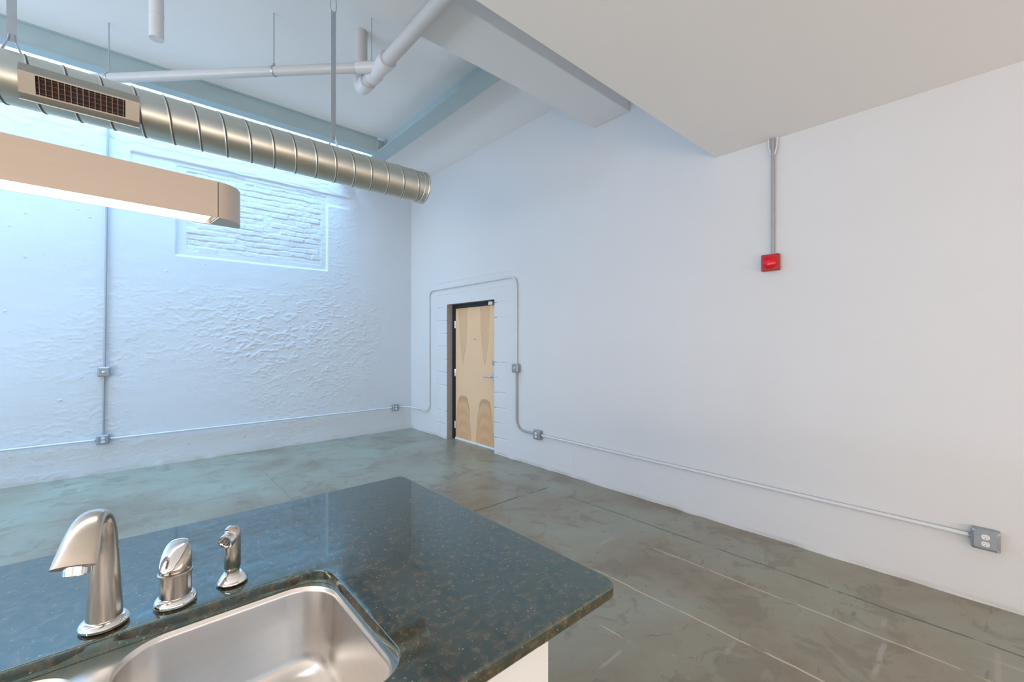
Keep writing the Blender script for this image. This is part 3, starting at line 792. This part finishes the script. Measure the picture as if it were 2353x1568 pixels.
conduit([(xr, 3.556, 0.395), (xr, 0.098, 0.386)], 'long white conduit low on the right wall between two outlet boxes', r=0.0125)
al = conduit([(xr, 1.117, ZL-0.001), (xr, 1.117, 2.155)], 'vertical conduit from the low ceiling down to the red alarm', M_EMTG, r=0.0125)
for s in (-1, 1):
    bm = bmesh.new(); tube(bm, [(xr, 1.117+s*0.010, 2.90), (xr, 1.117+s*0.026, 2.96), (xr, 1.117+s*0.030, ZL-0.001)], 0.006, 10); obj('conduit_strap', bm, M_EMT, al, 50)

def jbox(loc, rz, label, kind, s=0.105, dep=0.052, grp=None, sides=(-1, 1)):
    """box on a wall; local +y points out of the wall"""
    e = empty('outlet_box' if kind == 'outlet' else 'switch_box', loc, label, 'outlet box' if kind == 'outlet' else 'switch box', grp, rz=rz)
    h = s/2; cen = Matrix.Identity(4)
    bm = bmesh.new(); box(bm, -h, h, 0.0, dep-0.008, -h, h, bevel=0.006); 
    for a in sides:
        tube(bm, [(a*h*0.99, dep*0.45, 0), (a*(h+0.012), dep*0.45, 0)], 0.0155, 14)
    obj('back_box', bm, M_BOX, e, 40)
    bm = bmesh.new(); g = h+0.002
    v0 = [bm.verts.new((x, dep-0.0075, z)) for x, z in rrect(-g, g, -g, g, 0.012, 4)]
    v1 = [bm.verts.new((x, dep-0.0045, z)) for x, z in rrect(-g, g, -g, g, 0.012, 4)]
    q = h*0.80
    v2 = [bm.verts.new((x, dep+0.006, z)) for x, z in rrect(-q, q, -q, q, 0.010, 4)]
    bm.faces.new(v0); bm.faces.new(v2)
    for a, c in ((v0, v1), (v1, v2)):
        for k in range(len(a)): bm.faces.new((a[k], a[(k+1) % len(a)], c[(k+1) % len(a)], c[k]))
    cp = obj('cover_plate', bm, M_BOX, e, 20)
    fy = dep+0.006
    for a in (-1, 1):
        bm = bmesh.new(); lathe(bm, [(0.0045, 0), (0.004, 0.003), (0, 0.0035)], 10, frame_to((a*h*0.86, dep, a*h*0.86), (a*h*0.86, dep+1, a*h*0.86))); obj('screw', bm, M_GALV, cp, 50)
    if kind == 'outlet':
        for a in (-1, 1):
            zc = a*0.0195
            bm = bmesh.new(); pts = []
            for k in range(32):
                t = 2*math.pi*k/32; x = 0.0172*math.cos(t); z = max(-0.0138, min(0.0138, 0.0172*math.sin(t))); pts.append((x, zc+z))
            lo = [bm.verts.new((x, fy-0.0005, z)) for x, z in pts]; hi = [bm.verts.new((x*0.96, fy+0.003, zc+(z-zc)*0.96)) for x, z in pts]
            bm.faces.new(hi)
            for k in range(32): bm.faces.new((lo[k], lo[(k+1) % 32], hi[(k+1) % 32], hi[k]))
            rc = obj('receptacle', bm, M_RECEP, cp)
            bm = bmesh.new(); box(bm, -0.0068, -0.0052, fy+0.0028, fy+0.0034, zc+0.0, zc+0.0085); box(bm, 0.0052, 0.0068, fy+0.0028, fy+0.0034, zc+0.0, zc+0.0075)
            lathe(bm, [(0.0024, 0.0), (0.0024, 0.0006), (0, 0.0006)], 10, frame_to((0, fy+0.0028, zc-0.007), (0, fy+1, zc-0.007)))
            obj('slot', bm, M_DARK, rc)
    else:
        bm = bmesh.new(); lathe(bm, [(0, 0), (0.017, 0), (0.016, 0.004), (0.008, 0.006), (0.006, 0.014), (0, 0.015)], 20, frame_to((0, fy-0.0003, 0), (0, fy+1, 0))); obj('switch_knob', bm, M_CHROME, cp, 40)
    return e
yw = YB-0.008; xw = XR-0.004
jbox((-0.230, yw, 0.392), R(180), 'grey outlet box on the back wall below the switch box', 'outlet')
jbox((-0.222, yw, 1.157), R(180), 'pale square switch box on the back wall above the outlet box', 'switch', sides=())
jbox((3.325, yw, 0.392), R(180), 'small grey outlet box on the back wall beside the room corner', 'outlet')
jbox((xw, 3.990, 1.166), R(90), 'grey switch box on the right wall beside the door', 'switch', sides=())
jbox((xw, 3.608, 0.395), R(90), 'grey outlet box low on the right wall near the door', 'outlet')
jbox((xw, 0.040, 0.384), R(90), 'grey duplex outlet box at the near end of the right wall conduit', 'outlet', s=0.110, sides=(1,))

# red alarm
ra = empty('fire_alarm', (xw, 1.130, 2.094), 'red square fire alarm box with round red lens high on the right wall', 'alarm', rz=R(90))
bm = bmesh.new(); box(bm, -0.060, 0.060, 0, 0.045, -0.062, 0.062, bevel=0.006); obj('housing', bm, M_RED, ra)
bm = bmesh.new(); lathe(bm, [(0, 0), (0.049, 0), (0.047, 0.010), (0.036, 0.018), (0.016, 0.022), (0, 0.023)], 32, frame_to((0, 0.0448, 0), (0, 1, 0))); obj('lens', bm, M_REDL, ra, 60)
